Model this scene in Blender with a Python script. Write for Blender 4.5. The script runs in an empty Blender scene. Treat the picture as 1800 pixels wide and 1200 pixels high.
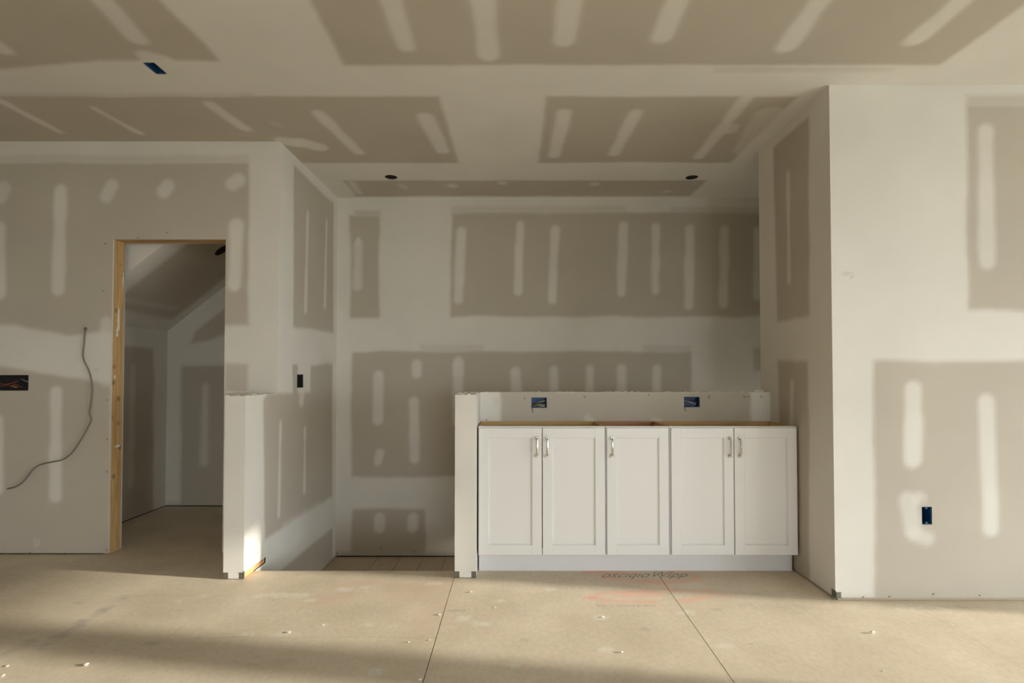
import bpy, math, random
import numpy as np
from mathutils import Vector

random.seed(7)
U = 0.0254                      # everything below is laid out in inches
SC = bpy.context.scene
COL = SC.collection

# ------------------------------------------------------------------ camera
F_PX, CX, CY, EYE, TILT = 950.0, 905.7, 632.47, 47.44, math.radians(1.21)
cam_data = bpy.data.cameras.new('camera')
cam_data.sensor_width = 36.0
cam_data.lens = F_PX / 1800 * 36.0
cam_data.shift_x = -(CX - 900) / 1800
cam_data.shift_y = (CY - 600) / 1800
cam_data.clip_start = 0.05
cam = bpy.data.objects.new('camera', cam_data)
cam.location = (0, 0, EYE * U)
cam.rotation_euler = (math.pi / 2 + TILT, 0, 0)
COL.objects.link(cam)
SC.camera = cam

# ------------------------------------------------------------------ world, sun, exposure
SUN_DIR = Vector((-1.0, 0.15, -0.221))          # low sun through the side windows
SUN_STRENGTH = 6.4
SKY_STRENGTH = 11.5
world = bpy.data.worlds.new('sky')
SC.world = world
world.use_nodes = True
wn, wl = world.node_tree.nodes, world.node_tree.links
wn.clear()
w_out = wn.new('ShaderNodeOutputWorld')
w_bg = wn.new('ShaderNodeBackground')
w_tc = wn.new('ShaderNodeTexCoord')
w_sep = wn.new('ShaderNodeSeparateXYZ')
w_ramp = wn.new('ShaderNodeValToRGB')
w_ramp.color_ramp.elements[0].position = 0.0
w_ramp.color_ramp.elements[0].color = (0.90, 0.96, 0.97, 1)
w_ramp.color_ramp.elements[1].position = 0.6
w_ramp.color_ramp.elements[1].color = (0.70, 0.85, 1.0, 1)
w_bg.inputs['Strength'].default_value = SKY_STRENGTH
wl.new(w_tc.outputs['Generated'], w_sep.inputs[0])
wl.new(w_sep.outputs['Z'], w_ramp.inputs['Fac'])
wl.new(w_ramp.outputs['Color'], w_bg.inputs['Color'])
wl.new(w_bg.outputs[0], w_out.inputs['Surface'])

sun_data = bpy.data.lights.new('sun', 'SUN')
sun_data.energy = SUN_STRENGTH
sun_data.angle = math.radians(1.1)
sun_data.color = (1.0, 0.93, 0.79)
sun = bpy.data.objects.new('sun', sun_data)
sun.rotation_euler = SUN_DIR.to_track_quat('-Z', 'Y').to_euler()
sun.location = (12, -2, 5)
COL.objects.link(sun)

SC.view_settings.view_transform = 'Standard'
SC.view_settings.look = 'None'
SC.view_settings.gamma = 1.0
SC.view_settings.exposure = 0.26
SC.view_settings.use_curve_mapping = False
SC.cycles.use_denoising = True
SC.cycles.max_bounces = 10
SC.cycles.diffuse_bounces = 7
SC.cycles.sample_clamp_indirect = 8.0

# windows of the room and ones added for light: wall, span along the wall, sill, head   (inches)
SIDE_X, REAR_Y, LEFT_X, CEIL = 260.0, -240.0, -254.0, 108.0
SIDE_WINDOWS = [(48.5, 84.0, 2.0, 82.0), (-14.0, 41.2, 2.0, 82.0), (-104.0, -34.0, 2.0, 82.0), (-200.0, -130.0, 2.0, 82.0)]          # in Y on the right side wall; last two added for bounce light
REAR_WINDOWS = [(30.0, 110.0, 2.0, 84.0)]      # in X on the wall behind the camera
STAIR_FILL_WINDOW = (150.0, 184.0, -13.0, 22.0)                                # in Y; unseen, added to light the right end of the stairwell


def portal(name, loc, rot, w, h):
    d = bpy.data.lights.new(name, 'AREA')
    d.shape = 'RECTANGLE'
    d.size, d.size_y = w * U, h * U
    d.cycles.is_portal = True
    o = bpy.data.objects.new(name, d)
    o.location = Vector(loc) * U
    o.rotation_euler = rot
    COL.objects.link(o)


for (a, b, z0, z1) in SIDE_WINDOWS:
    portal('daylight_portal', (SIDE_X + 7, (a + b) / 2, (z0 + z1) / 2),
           Vector((-1, 0, 0)).to_track_quat('-Z', 'Y').to_euler(), b - a, z1 - z0)
for (a, b, z0, z1) in REAR_WINDOWS:
    portal('daylight_portal', ((a + b) / 2, REAR_Y - 7, (z0 + z1) / 2),
           Vector((0, 1, 0)).to_track_quat('-Z', 'Y').to_euler(), b - a, z1 - z0)

portal('daylight_portal', (119.0, (STAIR_FILL_WINDOW[0] + STAIR_FILL_WINDOW[1]) / 2, (STAIR_FILL_WINDOW[2] + STAIR_FILL_WINDOW[3]) / 2),
       Vector((-1, 0, 0)).to_track_quat('-Z', 'Y').to_euler(), STAIR_FILL_WINDOW[1] - STAIR_FILL_WINDOW[0], STAIR_FILL_WINDOW[3] - STAIR_FILL_WINDOW[2])

# ------------------------------------------------------------------ helpers: measuring from the photograph
_c, _s = math.cos(TILT), math.sin(TILT)


def ray(x, y):
    a, b = (x - CX) / F_PX, -(y - CY) / F_PX
    return a, _c - b * _s, _s + b * _c


def at_z(x, y, Z=0.0):
    a, d, z = ray(x, y); k = (Z - EYE) / z
    return a * k, d * k


def at_y(x, y, Y):
    a, d, z = ray(x, y); k = Y / d
    return a * k, z * k + EYE


def at_x(x, y, X):
    a, d, z = ray(x, y); k = X / a
    return d * k, z * k + EYE


# ------------------------------------------------------------------ helpers: objects
ROOT = {}


def finish(o, parent=None):
    COL.objects.link(o)
    if parent is not None:
        o.parent = parent
        ROOT[o] = ROOT.get(parent, (0, 0, 0))
    else:
        ROOT[o] = (0, 0, 0)
    return o


def mesh_obj(name, verts, faces, mat, parent=None, attrs=None, smooth=False):
    v = np.asarray(verts, dtype=float)
    off = ROOT.get(parent, (0, 0, 0)) if parent is not None else (0, 0, 0)
    v = (v - np.array(off)) * U
    me = bpy.data.meshes.new(name)
    me.from_pydata(v.tolist(), [], [list(map(int, f)) for f in faces])
    if attrs:
        for k, arr in attrs.items():
            at = me.attributes.new(k, 'FLOAT', 'POINT')
            at.data.foreach_set('value', np.asarray(arr, dtype=np.float32))
    me.materials.append(mat)
    if smooth:
        me.polygons.foreach_set('use_smooth', [True] * len(me.polygons))
    me.update()
    return finish(bpy.data.objects.new(name, me), parent)


def empty(name, loc, parent=None):
    o = bpy.data.objects.new(name, None)
    o.empty_display_size = 0.1
    o.location = Vector(loc) * U
    COL.objects.link(o)
    ROOT[o] = tuple(loc)
    return o


def tag(o, label, category, group=None):
    o['label'] = label
    o['category'] = category
    if group:
        o['group'] = group
    return o


def structure(o):
    o['kind'] = 'structure'
    return o


class MB:
    """collects boxes and tubes for one mesh"""

    def __init__(self):
        self.v, self.f = [], []

    def box(self, x0, x1, y0, y1, z0, z1, bev=0.0):
        n = len(self.v)
        if bev <= 0:
            self.v += [(x0, y0, z0), (x1, y0, z0), (x1, y1, z0), (x0, y1, z0),
                       (x0, y0, z1), (x1, y0, z1), (x1, y1, z1), (x0, y1, z1)]
            self.f += [[n + i for i in q] for q in
                       ((0, 3, 2, 1), (4, 5, 6, 7), (0, 1, 5, 4), (1, 2, 6, 5), (2, 3, 7, 6), (3, 0, 4, 7))]
            return self
        b = bev
        idx = {}
        for sx in (0, 1):
            for sy in (0, 1):
                for sz in (0, 1):
                    X, Y, Z = (x0, x1)[sx], (y0, y1)[sy], (z0, z1)[sz]
                    dx, dy, dz = (b, -b)[sx], (b, -b)[sy], (b, -b)[sz]
                    for ax, p in enumerate(((X, Y + dy, Z + dz), (X + dx, Y, Z + dz), (X + dx, Y + dy, Z))):
                        idx[(sx, sy, sz, ax)] = len(self.v)
                        self.v.append(p)
        g = idx
        for s in (0, 1):
            q = [g[(s, 0, 0, 0)], g[(s, 1, 0, 0)], g[(s, 1, 1, 0)], g[(s, 0, 1, 0)]]
            self.f.append(q if s else q[::-1])
            q = [g[(0, s, 0, 1)], g[(1, s, 0, 1)], g[(1, s, 1, 1)], g[(0, s, 1, 1)]]
            self.f.append(q[::-1] if s else q)
            q = [g[(0, 0, s, 2)], g[(1, 0, s, 2)], g[(1, 1, s, 2)], g[(0, 1, s, 2)]]
            self.f.append(q if s else q[::-1])
        for a in (0, 1):
            for c in (0, 1):
                self.f.append([g[(a, c, 0, 0)], g[(a, c, 1, 0)], g[(a, c, 1, 1)], g[(a, c, 0, 1)]])
                self.f.append([g[(a, 0, c, 0)], g[(a, 1, c, 0)], g[(a, 1, c, 2)], g[(a, 0, c, 2)]])
                self.f.append([g[(0, a, c, 1)], g[(1, a, c, 1)], g[(1, a, c, 2)], g[(0, a, c, 2)]])
                for e in (0, 1):
                    self.f.append([g[(a, c, e, 0)], g[(a, c, e, 1)], g[(a, c, e, 2)]])
        return self

    def tube(self, pts, r, seg=8, flat=1.0):
        P = [Vector(p) for p in pts]
        n0 = len(self.v)
        for i, p in enumerate(P):
            t = (P[min(i + 1, len(P) - 1)] - P[max(i - 1, 0)]).normalized()
            ref = Vector((0, 1, 0)) if abs(t.y) < 0.9 else Vector((1, 0, 0))
            a = t.cross(ref).normalized()
            b = t.cross(a).normalized()
            rr = r[i] if isinstance(r, (list, tuple)) else r
            for k in range(seg):
                w = 2 * math.pi * k / seg
                self.v.append(tuple(p + a * (math.cos(w) * rr) + b * (math.sin(w) * rr * flat)))
        for i in range(len(P) - 1):
            for k in range(seg):
                k2 = (k + 1) % seg
                self.f.append([n0 + i * seg + k, n0 + i * seg + k2, n0 + (i + 1) * seg + k2, n0 + (i + 1) * seg + k])
        self.f.append([n0 + k for k in range(seg)][::-1])
        e = n0 + (len(P) - 1) * seg
        self.f.append([e + k for k in range(seg)])
        return self

    def build(self, name, mat, parent=None, smooth=False):
        return mesh_obj(name, self.v, self.f, mat, parent, smooth=smooth)


def spline(pts, n=6):
    P = [Vector(p) for p in pts]
    out = []
    for i in range(len(P) - 1):
        p0, p1, p2, p3 = P[max(i - 1, 0)], P[i], P[i + 1], P[min(i + 2, len(P) - 1)]
        for k in range(n):
            t = k / n
            out.append(0.5 * ((2 * p1) + (p2 - p0) * t + (2 * p0 - 5 * p1 + 4 * p2 - p3) * t * t
                              + (3 * p1 - p0 - 3 * p2 + p3) * t ** 3))
    out.append(P[-1])
    return out


# ------------------------------------------------------------------ materials
def new_mat(name):
    m = bpy.data.materials.new(name)
    m.use_nodes = True
    nt = m.node_tree
    return m, nt.nodes, nt.links, nt.nodes['Principled BSDF']


def plain(name, col, rough=0.6, metal=0.0, noise=0.0, scale=30.0, spec=0.5):
    m, n, l, b = new_mat(name)
    b.inputs['Roughness'].default_value = rough
    b.inputs['Metallic'].default_value = metal
    b.inputs['Specular IOR Level'].default_value = spec
    if noise > 0:
        tc = n.new('ShaderNodeTexCoord')
        nz = n.new('ShaderNodeTexNoise')
        nz.inputs['Scale'].default_value = scale
        nz.inputs['Detail'].default_value = 4
        mx = n.new('ShaderNodeMix'); mx.data_type = 'RGBA'
        mx.inputs['A'].default_value = (*[c * (1 - noise) for c in col], 1)
        mx.inputs['B'].default_value = (*[min(1, c * (1 + noise)) for c in col], 1)
        l.new(tc.outputs['Object'], nz.inputs['Vector'])
        l.new(nz.outputs['Fac'], mx.inputs['Factor'])
        l.new(mx.outputs['Result'], b.inputs['Base Color'])
    else:
        b.inputs['Base Color'].default_value = (*col, 1)
    return m


MUD = (0.74, 0.715, 0.665)
PAPER = (0.515, 0.468, 0.40)


def drywall_material():
    m, n, l, b = new_mat('drywall')
    tc = n.new('ShaderNodeTexCoord')
    at = n.new('ShaderNodeAttribute'); at.attribute_name = 'paper'
    dk = n.new('ShaderNodeAttribute'); dk.attribute_name = 'scuff'
    big = n.new('ShaderNodeTexNoise'); big.inputs['Scale'].default_value = 2.2; big.inputs['Detail'].default_value = 3
    fine = n.new('ShaderNodeTexNoise'); fine.inputs['Scale'].default_value = 60; fine.inputs['Detail'].default_value = 5
    l.new(tc.outputs['Object'], big.inputs['Vector'])
    l.new(tc.outputs['Object'], fine.inputs['Vector'])
    mix = n.new('ShaderNodeMix'); mix.data_type = 'RGBA'
    mix.inputs['A'].default_value = (*MUD, 1)
    mix.inputs['B'].default_value = (*PAPER, 1)
    l.new(at.outputs['Fac'], mix.inputs['Factor'])
    # gentle unevenness of paper and sanded compound
    mr = n.new('ShaderNodeMapRange')
    mr.inputs['From Min'].default_value = 0.3; mr.inputs['From Max'].default_value = 0.7
    mr.inputs['To Min'].default_value = 0.955; mr.inputs['To Max'].default_value = 1.03
    l.new(big.outputs['Fac'], mr.inputs['Value'])
    sc = n.new('ShaderNodeVectorMath'); sc.operation = 'SCALE'
    l.new(mix.outputs['Result'], sc.inputs[0]); l.new(mr.outputs['Result'], sc.inputs['Scale'])
    mix2 = n.new('ShaderNodeMix'); mix2.data_type = 'RGBA'
    mix2.inputs['B'].default_value = (0.045, 0.04, 0.035, 1)
    l.new(dk.outputs['Fac'], mix2.inputs['Factor'])
    l.new(sc.outputs[0], mix2.inputs['A'])
    l.new(mix2.outputs['Result'], b.inputs['Base Color'])
    b.inputs['Roughness'].default_value = 0.85
    b.inputs['Specular IOR Level'].default_value = 0.25
    # the compound stands a hair proud of the paper
    inv = n.new('ShaderNodeMath'); inv.operation = 'MULTIPLY_ADD'
    inv.inputs[1].default_value = -1.0
    l.new(at.outputs['Fac'], inv.inputs[0])
    f2 = n.new('ShaderNodeMath'); f2.operation = 'MULTIPLY'; f2.inputs[1].default_value = 0.25
    l.new(fine.outputs['Fac'], f2.inputs[0]); l.new(f2.outputs[0], inv.inputs[2])
    bp = n.new('ShaderNodeBump'); bp.inputs['Strength'].default_value = 0.25; bp.inputs['Distance'].default_value = 0.0012
    l.new(inv.outputs[0], bp.inputs['Height'])
    l.new(bp.outputs['Normal'], b.inputs['Normal'])
    return m


def wood_material(name, c1, c2, axis='Z', scale=1.0, knots=True):
    m, n, l, b = new_mat(name)
    tc = n.new('ShaderNodeTexCoord')
    mp = n.new('ShaderNodeMapping')
    mp.inputs['Scale'].default_value = {'Z': (30 * scale, 30 * scale, 2.0 * scale), 'X': (2 * scale, 30 * scale, 30 * scale),
                                        'Y': (30 * scale, 2 * scale, 30 * scale)}[axis]
    nz = n.new('ShaderNodeTexNoise'); nz.inputs['Scale'].default_value = 1.6; nz.inputs['Detail'].default_value = 6
    nz.inputs['Distortion'].default_value = 0.6
    l.new(tc.outputs['Object'], mp.inputs['Vector']); l.new(mp.outputs[0], nz.inputs['Vector'])
    rp = n.new('ShaderNodeValToRGB')
    rp.color_ramp.elements[0].position = 0.3; rp.color_ramp.elements[0].color = (*c1, 1)
    rp.color_ramp.elements[1].position = 0.7; rp.color_ramp.elements[1].color = (*c2, 1)
    l.new(nz.outputs['Fac'], rp.inputs['Fac'])
    last = rp.outputs['Color']
    if knots:
        vo = n.new('ShaderNodeTexVoronoi'); vo.inputs['Scale'].default_value = 9.0
        l.new(tc.outputs['Object'], vo.inputs['Vector'])
        mr = n.new('ShaderNodeMapRange')
        mr.inputs['From Min'].default_value = 0.08; mr.inputs['From Max'].default_value = 0.22
        mr.inputs['To Min'].default_value = 0.75; mr.inputs['To Max'].default_value = 0.0
        l.new(vo.outputs['Distance'], mr.inputs['Value'])
        mx = n.new('ShaderNodeMix'); mx.data_type = 'RGBA'
        mx.inputs['B'].default_value = (c1[0] * 0.45, c1[1] * 0.4, c1[2] * 0.4, 1)
        l.new(mr.outputs['Result'], mx.inputs['Factor']); l.new(last, mx.inputs['A'])
        last = mx.outputs['Result']
    l.new(last, b.inputs['Base Color'])
    b.inputs['Roughness'].default_value = 0.75
    b.inputs['Specular IOR Level'].default_value = 0.25
    return m


def subfloor_material():
    m, n, l, b = new_mat('subfloor_board')
    tc = n.new('ShaderNodeTexCoord')
    def noise(scale, detail, stretch=None):
        z = n.new('ShaderNodeTexNoise'); z.inputs['Scale'].default_value = scale; z.inputs['Detail'].default_value = detail
        if stretch:
            mp = n.new('ShaderNodeMapping'); mp.inputs['Scale'].default_value = stretch
            l.new(tc.outputs['Object'], mp.inputs['Vector']); l.new(mp.outputs[0], z.inputs['Vector'])
        else:
            l.new(tc.outputs['Object'], z.inputs['Vector'])
        return z
    n1 = noise(3.0, 5)
    n2 = noise(48.0, 6, (1.0, 0.7, 1.0))
    n3 = noise(140.0, 3)
    r1 = n.new('ShaderNodeValToRGB')
    r1.color_ramp.elements[0].position = 0.3; r1.color_ramp.elements[0].color = (0.61, 0.525, 0.40, 1)
    r1.color_ramp.elements[1].position = 0.72; r1.color_ramp.elements[1].color = (0.73, 0.64, 0.51, 1)
    l.new(n1.outputs['Fac'], r1.inputs['Fac'])
    r2 = n.new('ShaderNodeMapRange')
    r2.inputs['From Min'].default_value = 0.3; r2.inputs['From Max'].default_value = 0.7
    r2.inputs['To Min'].default_value = 0.93; r2.inputs['To Max'].default_value = 1.05
    l.new(n2.outputs['Fac'], r2.inputs['Value'])
    s1 = n.new('ShaderNodeVectorMath'); s1.operation = 'SCALE'
    l.new(r1.outputs['Color'], s1.inputs[0]); l.new(r2.outputs['Result'], s1.inputs['Scale'])
    # dust and compound speckles
    r3 = n.new('ShaderNodeMapRange')
    r3.inputs['From Min'].default_value = 0.66; r3.inputs['From Max'].default_value = 0.74
    r3.inputs['To Min'].default_value = 0.0; r3.inputs['To Max'].default_value = 0.35
    l.new(n3.outputs['Fac'], r3.inputs['Value'])
    cur = s1.outputs[0]
    def over(cur, fac, col):
        mx = n.new('ShaderNodeMix'); mx.data_type = 'RGBA'
        mx.inputs['B'].default_value = (*col, 1)
        l.new(fac, mx.inputs['Factor']); l.new(cur, mx.inputs['A'])
        return mx.outputs['Result']
    cur = over(cur, r3.outputs['Result'], (0.30, 0.24, 0.17))
    for nm, col in (('pink', (0.62, 0.36, 0.28)), ('white', (0.80, 0.77, 0.68)), ('red', (0.88, 0.32, 0.23)), ('ink', (0.25, 0.27, 0.28))):
        a = n.new('ShaderNodeAttribute'); a.attribute_name = nm
        br = n.new('ShaderNodeMath'); br.operation = 'MULTIPLY'
        rr = n.new('ShaderNodeMapRange')
        rr.inputs['From Min'].default_value = 0.35; rr.inputs['From Max'].default_value = 0.6
        rr.inputs['To Min'].default_value = 0.55; rr.inputs['To Max'].default_value = 1.0
        l.new(n2.outputs['Fac'], rr.inputs['Value'])
        l.new(a.outputs['Fac'], br.inputs[0]); l.new(rr.outputs['Result'], br.inputs[1])
        cur = over(cur, br.outputs[0], col)
    l.new(cur, b.inputs['Base Color'])
    b.inputs['Roughness'].default_value = 0.62
    b.inputs['Specular IOR Level'].default_value = 0.35
    bp = n.new('ShaderNodeBump'); bp.inputs['Strength'].default_value = 0.25; bp.inputs['Distance'].default_value = 0.0015
    l.new(n2.outputs['Fac'], bp.inputs['Height']); l.new(bp.outputs['Normal'], b.inputs['Normal'])
    return m


M_DRY = drywall_material()
M_FLOOR = subfloor_material()
M_STUD = wood_material('stud_lumber', (0.47, 0.28, 0.11), (0.66, 0.44, 0.21), 'Z')
M_HEADER = wood_material('header_lumber', (0.45, 0.26, 0.10), (0.62, 0.40, 0.19), 'X')
M_PLATE = wood_material('plate_lumber', (0.62, 0.30, 0.10), (0.80, 0.46, 0.20), 'Y')
M_PLY = wood_material('cabinet_plywood', (0.50, 0.33, 0.14), (0.68, 0.49, 0.26), 'X', knots=False)
M_PLY_RED = wood_material('reddish_plywood', (0.42, 0.20, 0.11), (0.58, 0.34, 0.22), 'X', knots=False)
M_BOARD = wood_material('landing_board', (0.46, 0.37, 0.27), (0.52, 0.43, 0.32), 'Y', knots=False)
M_WHITE = plain('white_cabinet_paint', (0.76, 0.755, 0.75), 0.38)
M_EDGE = plain('pale_edge_band', (0.74, 0.70, 0.58), 0.5)
M_TOE = plain('toe_kick_paint', (0.70, 0.70, 0.71), 0.45)
M_NICKEL = plain('brushed_nickel', (0.66, 0.62, 0.56), 0.22, 1.0)
M_BLUE = plain('blue_box_plastic', (0.012, 0.075, 0.20), 0.45)
M_BLACK = plain('black_box_plastic', (0.012, 0.012, 0.014), 0.5)
M_DARK = plain('dark_void', (0.03, 0.027, 0.024), 0.8)
M_BEAD = plain('corner_bead_metal', (0.16, 0.155, 0.13), 0.5, 0.3, 0.3, 60)
M_CABLE = plain('grey_cable_jacket', (0.20, 0.17, 0.145), 0.55)
M_WIRE_Y = plain('yellow_wire', (0.55, 0.45, 0.08), 0.5)
M_WIRE_W = plain('white_wire', (0.55, 0.54, 0.50), 0.5)
M_WIRE_K = plain('black_wire', (0.015, 0.015, 0.018), 0.5)
M_WIRE_R = plain('red_brown_wire', (0.20, 0.045, 0.03), 0.5)
M_TIN = plain('lamp_can_metal', (0.05, 0.045, 0.04), 0.35, 0.8)
M_CRUMB = plain('gypsum_crumb', (0.78, 0.76, 0.70), 0.9, 0, 0.1, 80)
M_GROUND = plain('outdoor_soil', (0.32, 0.30, 0.25), 0.95, 0, 0.25, 1.5)
M_VINYL = plain('window_vinyl', (0.80, 0.80, 0.78), 0.4)
M_INK = plain('stamp_ink', (0.20, 0.20, 0.20), 0.8)

M_PANE, _n, _l, _b = new_mat('window_glass')
_n.remove(_b)
_t = _n.new('ShaderNodeBsdfTransparent'); _g = _n.new('ShaderNodeBsdfGlossy'); _m = _n.new('ShaderNodeMixShader')
_g.inputs['Roughness'].default_value = 0.02
_m.inputs[0].default_value = 0.06
_l.new(_t.outputs[0], _m.inputs[1]); _l.new(_g.outputs[0], _m.inputs[2])
_l.new(_m.outputs[0], _n['Material Output'].inputs['Surface'])


# ------------------------------------------------------------------ helpers: taped and mudded drywall surfaces
def vnoise(u, v, scale, seed):
    rng = np.random.RandomState(seed)
    tab = rng.rand(64, 64)
    x, y = u / scale, v / scale
    xi, yi = np.floor(x).astype(int), np.floor(y).astype(int)
    fx, fy = x - xi, y - yi
    fx = fx * fx * (3 - 2 * fx); fy = fy * fy * (3 - 2 * fy)
    g = lambda a, b: tab[a % 64, b % 64]
    return (g(xi, yi) * (1 - fx) + g(xi + 1, yi) * fx) * (1 - fy) + (g(xi, yi + 1) * (1 - fx) + g(xi + 1, yi + 1) * fx) * fy - 0.5


def sstep(d, soft):
    t = np.clip(0.5 - d / (2 * soft), 0, 1)
    return t * t * (3 - 2 * t)


def poly_sdf(u, v, pts):
    area = sum(pts[i][0] * pts[(i + 1) % len(pts)][1] - pts[(i + 1) % len(pts)][0] * pts[i][1] for i in range(len(pts)))
    sgn = 1.0 if area > 0 else -1.0
    d = None
    for i in range(len(pts)):
        (ax, ay), (bx, by) = pts[i], pts[(i + 1) % len(pts)]
        ex, ey = bx - ax, by - ay
        L = math.hypot(ex, ey) or 1e-6
        e = sgn * ((u - ax) * ey - (v - ay) * ex) / L
        d = e if d is None else np.maximum(d, e)
    return d


def capsule_sdf(u, v, a, b, r):
    bx, by = b[0] - a[0], b[1] - a[1]
    L2 = bx * bx + by * by + 1e-9
    h = np.clip(((u - a[0]) * bx + (v - a[1]) * by) / L2, 0, 1)
    return np.hypot(u - a[0] - bx * h, v - a[1] - by * h) - r


def paper_mask(u, v, greys, strokes, seed=1):
    """1 = bare grey paper, 0 = joint compound"""
    wob = vnoise(u, v, 11.0, seed) * 0.7 + vnoise(u, v, 2.2, seed + 1) * 0.25
    m = np.zeros_like(u)
    for g in greys:
        pts, amp, soft = g[0], (g[1] if len(g) > 1 else 1.0), (g[2] if len(g) > 2 else 0.75)
        m = np.maximum(m, amp * sstep(poly_sdf(u, v, pts) + wob, soft))
    w2 = vnoise(u, v, 5.0, seed + 2) * 0.55
    for st in strokes:
        a, b, r = st[:3]
        amp = st[3] if len(st) > 3 else 0.85
        m = m * (1 - amp * sstep(capsule_sdf(u, v, a, b, r) + w2, min(0.8, .3 + r * .35)))
    return m


class Surf:
    def __init__(self):
        self.v, self.f, self.p, self.k, self.n = [], [], [], [], 0

    def patch(self, fn, u0, u1, v0, v1, res=0.8, greys=(), strokes=(), scuffs=(), holes=(), round_holes=(), seed=1, flip=False):
        def axis(a, b, cuts):
            base = list(np.linspace(a, b, max(2, int(abs(b - a) / res) + 1)))
            cuts = [c for c in cuts if a < c < b]
            base = [t for t in base if t in (a, b) or all(abs(t - c) > res * 0.3 for c in cuts)]
            return np.array(sorted(set([a, b] + base + cuts)))
        allh = list(holes) + [(c[0] - c[2] * 1.3, c[0] + c[2] * 1.3, c[1] - c[2] * 1.3, c[1] + c[2] * 1.3) for c in round_holes]
        us = axis(u0, u1, [c for h in allh for c in h[:2]])
        vs = axis(v0, v1, [c for h in allh for c in h[2:]])
        if scuffs:
            pass
        Ug, Vg = np.meshgrid(us, vs)
        nu, nv = len(us), len(vs)
        pm = paper_mask(Ug.ravel(), Vg.ravel(), greys, strokes, seed)
        km = np.zeros(nu * nv)
        for (a, b, r, amp) in scuffs:
            km = np.maximum(km, amp * sstep(capsule_sdf(Ug.ravel(), Vg.ravel(), a, b, r), 0.3))
        X, Y, Z = fn(Ug.ravel(), Vg.ravel())
        self.v.append(np.stack([X + 0 * Ug.ravel(), Y + 0 * Ug.ravel(), Z + 0 * Ug.ravel()], 1))
        self.p.append(pm); self.k.append(km)
        jj, ii = np.meshgrid(np.arange(nv - 1), np.arange(nu - 1), indexing='ij')
        uc = (us[:-1] + us[1:]) / 2; vc = (vs[:-1] + vs[1:]) / 2
        keep = np.ones((nv - 1, nu - 1), bool)
        for h in allh:
            keep &= ~((uc[None, :] > h[0]) & (uc[None, :] < h[1]) & (vc[:, None] > h[2]) & (vc[:, None] < h[3]))
        j, i = jj[keep], ii[keep]
        q = np.stack([j * nu + i, j * nu + i + 1, (j + 1) * nu + i + 1, (j + 1) * nu + i], 1) + self.n
        if flip:
            q = q[:, ::-1]
        self.f += q.tolist()
        self.n += nu * nv
        for (cu, cv, r) in round_holes:             # square patch with a round cut-out
            seg = 32
            U2, V2 = [], []
            for k in range(seg):
                w = 2 * math.pi * (k + 0.5) / seg
                cw, sw = math.cos(w), math.sin(w)
                t = r * 1.3 / max(abs(cw), abs(sw))
                U2 += [cu + r * cw, cu + t * cw]; V2 += [cv + r * sw, cv + t * sw]
            for k in range(4):
                w = math.pi / 4 + k * math.pi / 2
                U2.append(cu + r * 1.3 * math.copysign(1, math.cos(w))); V2.append(cv + r * 1.3 * math.copysign(1, math.sin(w)))
            U2, V2 = np.array(U2), np.array(V2)
            X, Y, Z = fn(U2, V2)
            self.v.append(np.stack([X + 0 * U2, Y + 0 * U2, Z + 0 * U2], 1))
            self.p.append(paper_mask(U2, V2, greys, strokes, seed)); self.k.append(np.zeros(len(U2)))
            for k in range(seg):
                k2 = (k + 1) % seg
                q = [2 * k, 2 * k + 1, 2 * k2 + 1, 2 * k2]
                self.f.append([self.n + t for t in (q[::-1] if flip else q)])
            for c, k in ((0, 3), (1, 11), (2, 19), (3, 27)):
                self.f.append([self.n + 2 * k + 1, self.n + 2 * seg + c, self.n + 2 * ((k + 1) % seg) + 1])
            self.n += len(U2)
        return self

    def quad(self, pts, paper=0.0):
        self.v.append(np.array(pts, float)); self.p.append(np.full(4, paper)); self.k.append(np.zeros(4))
        self.f.append([self.n, self.n + 1, self.n + 2, self.n + 3]); self.n += 4
        return self

    def box(self, x0, x1, y0, y1, z0, z1, skip='', paper=0.0):
        if 'l' not in skip: self.quad([(x0, y1, z0), (x0, y0, z0), (x0, y0, z1), (x0, y1, z1)], paper)
        if 'r' not in skip: self.quad([(x1, y0, z0), (x1, y1, z0), (x1, y1, z1), (x1, y0, z1)], paper)
        if 'f' not in skip: self.quad([(x0, y0, z0), (x1, y0, z0), (x1, y0, z1), (x0, y0, z1)], paper)
        if 'k' not in skip: self.quad([(x1, y1, z0), (x0, y1, z0), (x0, y1, z1), (x1, y1, z1)], paper)
        if 't' not in skip: self.quad([(x0, y0, z1), (x1, y0, z1), (x1, y1, z1), (x0, y1, z1)], paper)
        if 'b' not in skip: self.quad([(x0, y1, z0), (x1, y1, z0), (x1, y0, z0), (x0, y0, z0)], paper)
        return self

    def build(self, name, parent=None, mat=None):
        return mesh_obj(name, np.concatenate(self.v), self.f, mat or M_DRY, parent,
                        {'paper': np.concatenate(self.p), 'scuff': np.concatenate(self.k)})


def frontal(Y):
    """helpers that read compound marks off a wall facing the camera"""
    def R(x0, y0, x1, y1, *a):
        return ([at_y(x0, y0, Y), at_y(x1, y0, Y), at_y(x1, y1, Y), at_y(x0, y1, Y)],) + a
    def Q(*pts, amp=1.0, soft=0.75):
        return ([at_y(x, y, Y) for x, y in pts], amp, soft)
    def S(x0, y0, x1, y1, r, *a):
        return (at_y(x0, y0, Y), at_y(x1, y1, Y), r * Y / F_PX) + a
    return R, Q, S


def sidewall(X):
    def Q(*pts, amp=1.0, soft=0.75):
        return ([at_x(x, y, X) for x, y in pts], amp, soft)
    def S(x0, y0, x1, y1, r_in, *a):
        return (at_x(x0, y0, X), at_x(x1, y1, X), r_in) + a
    return Q, S


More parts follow.
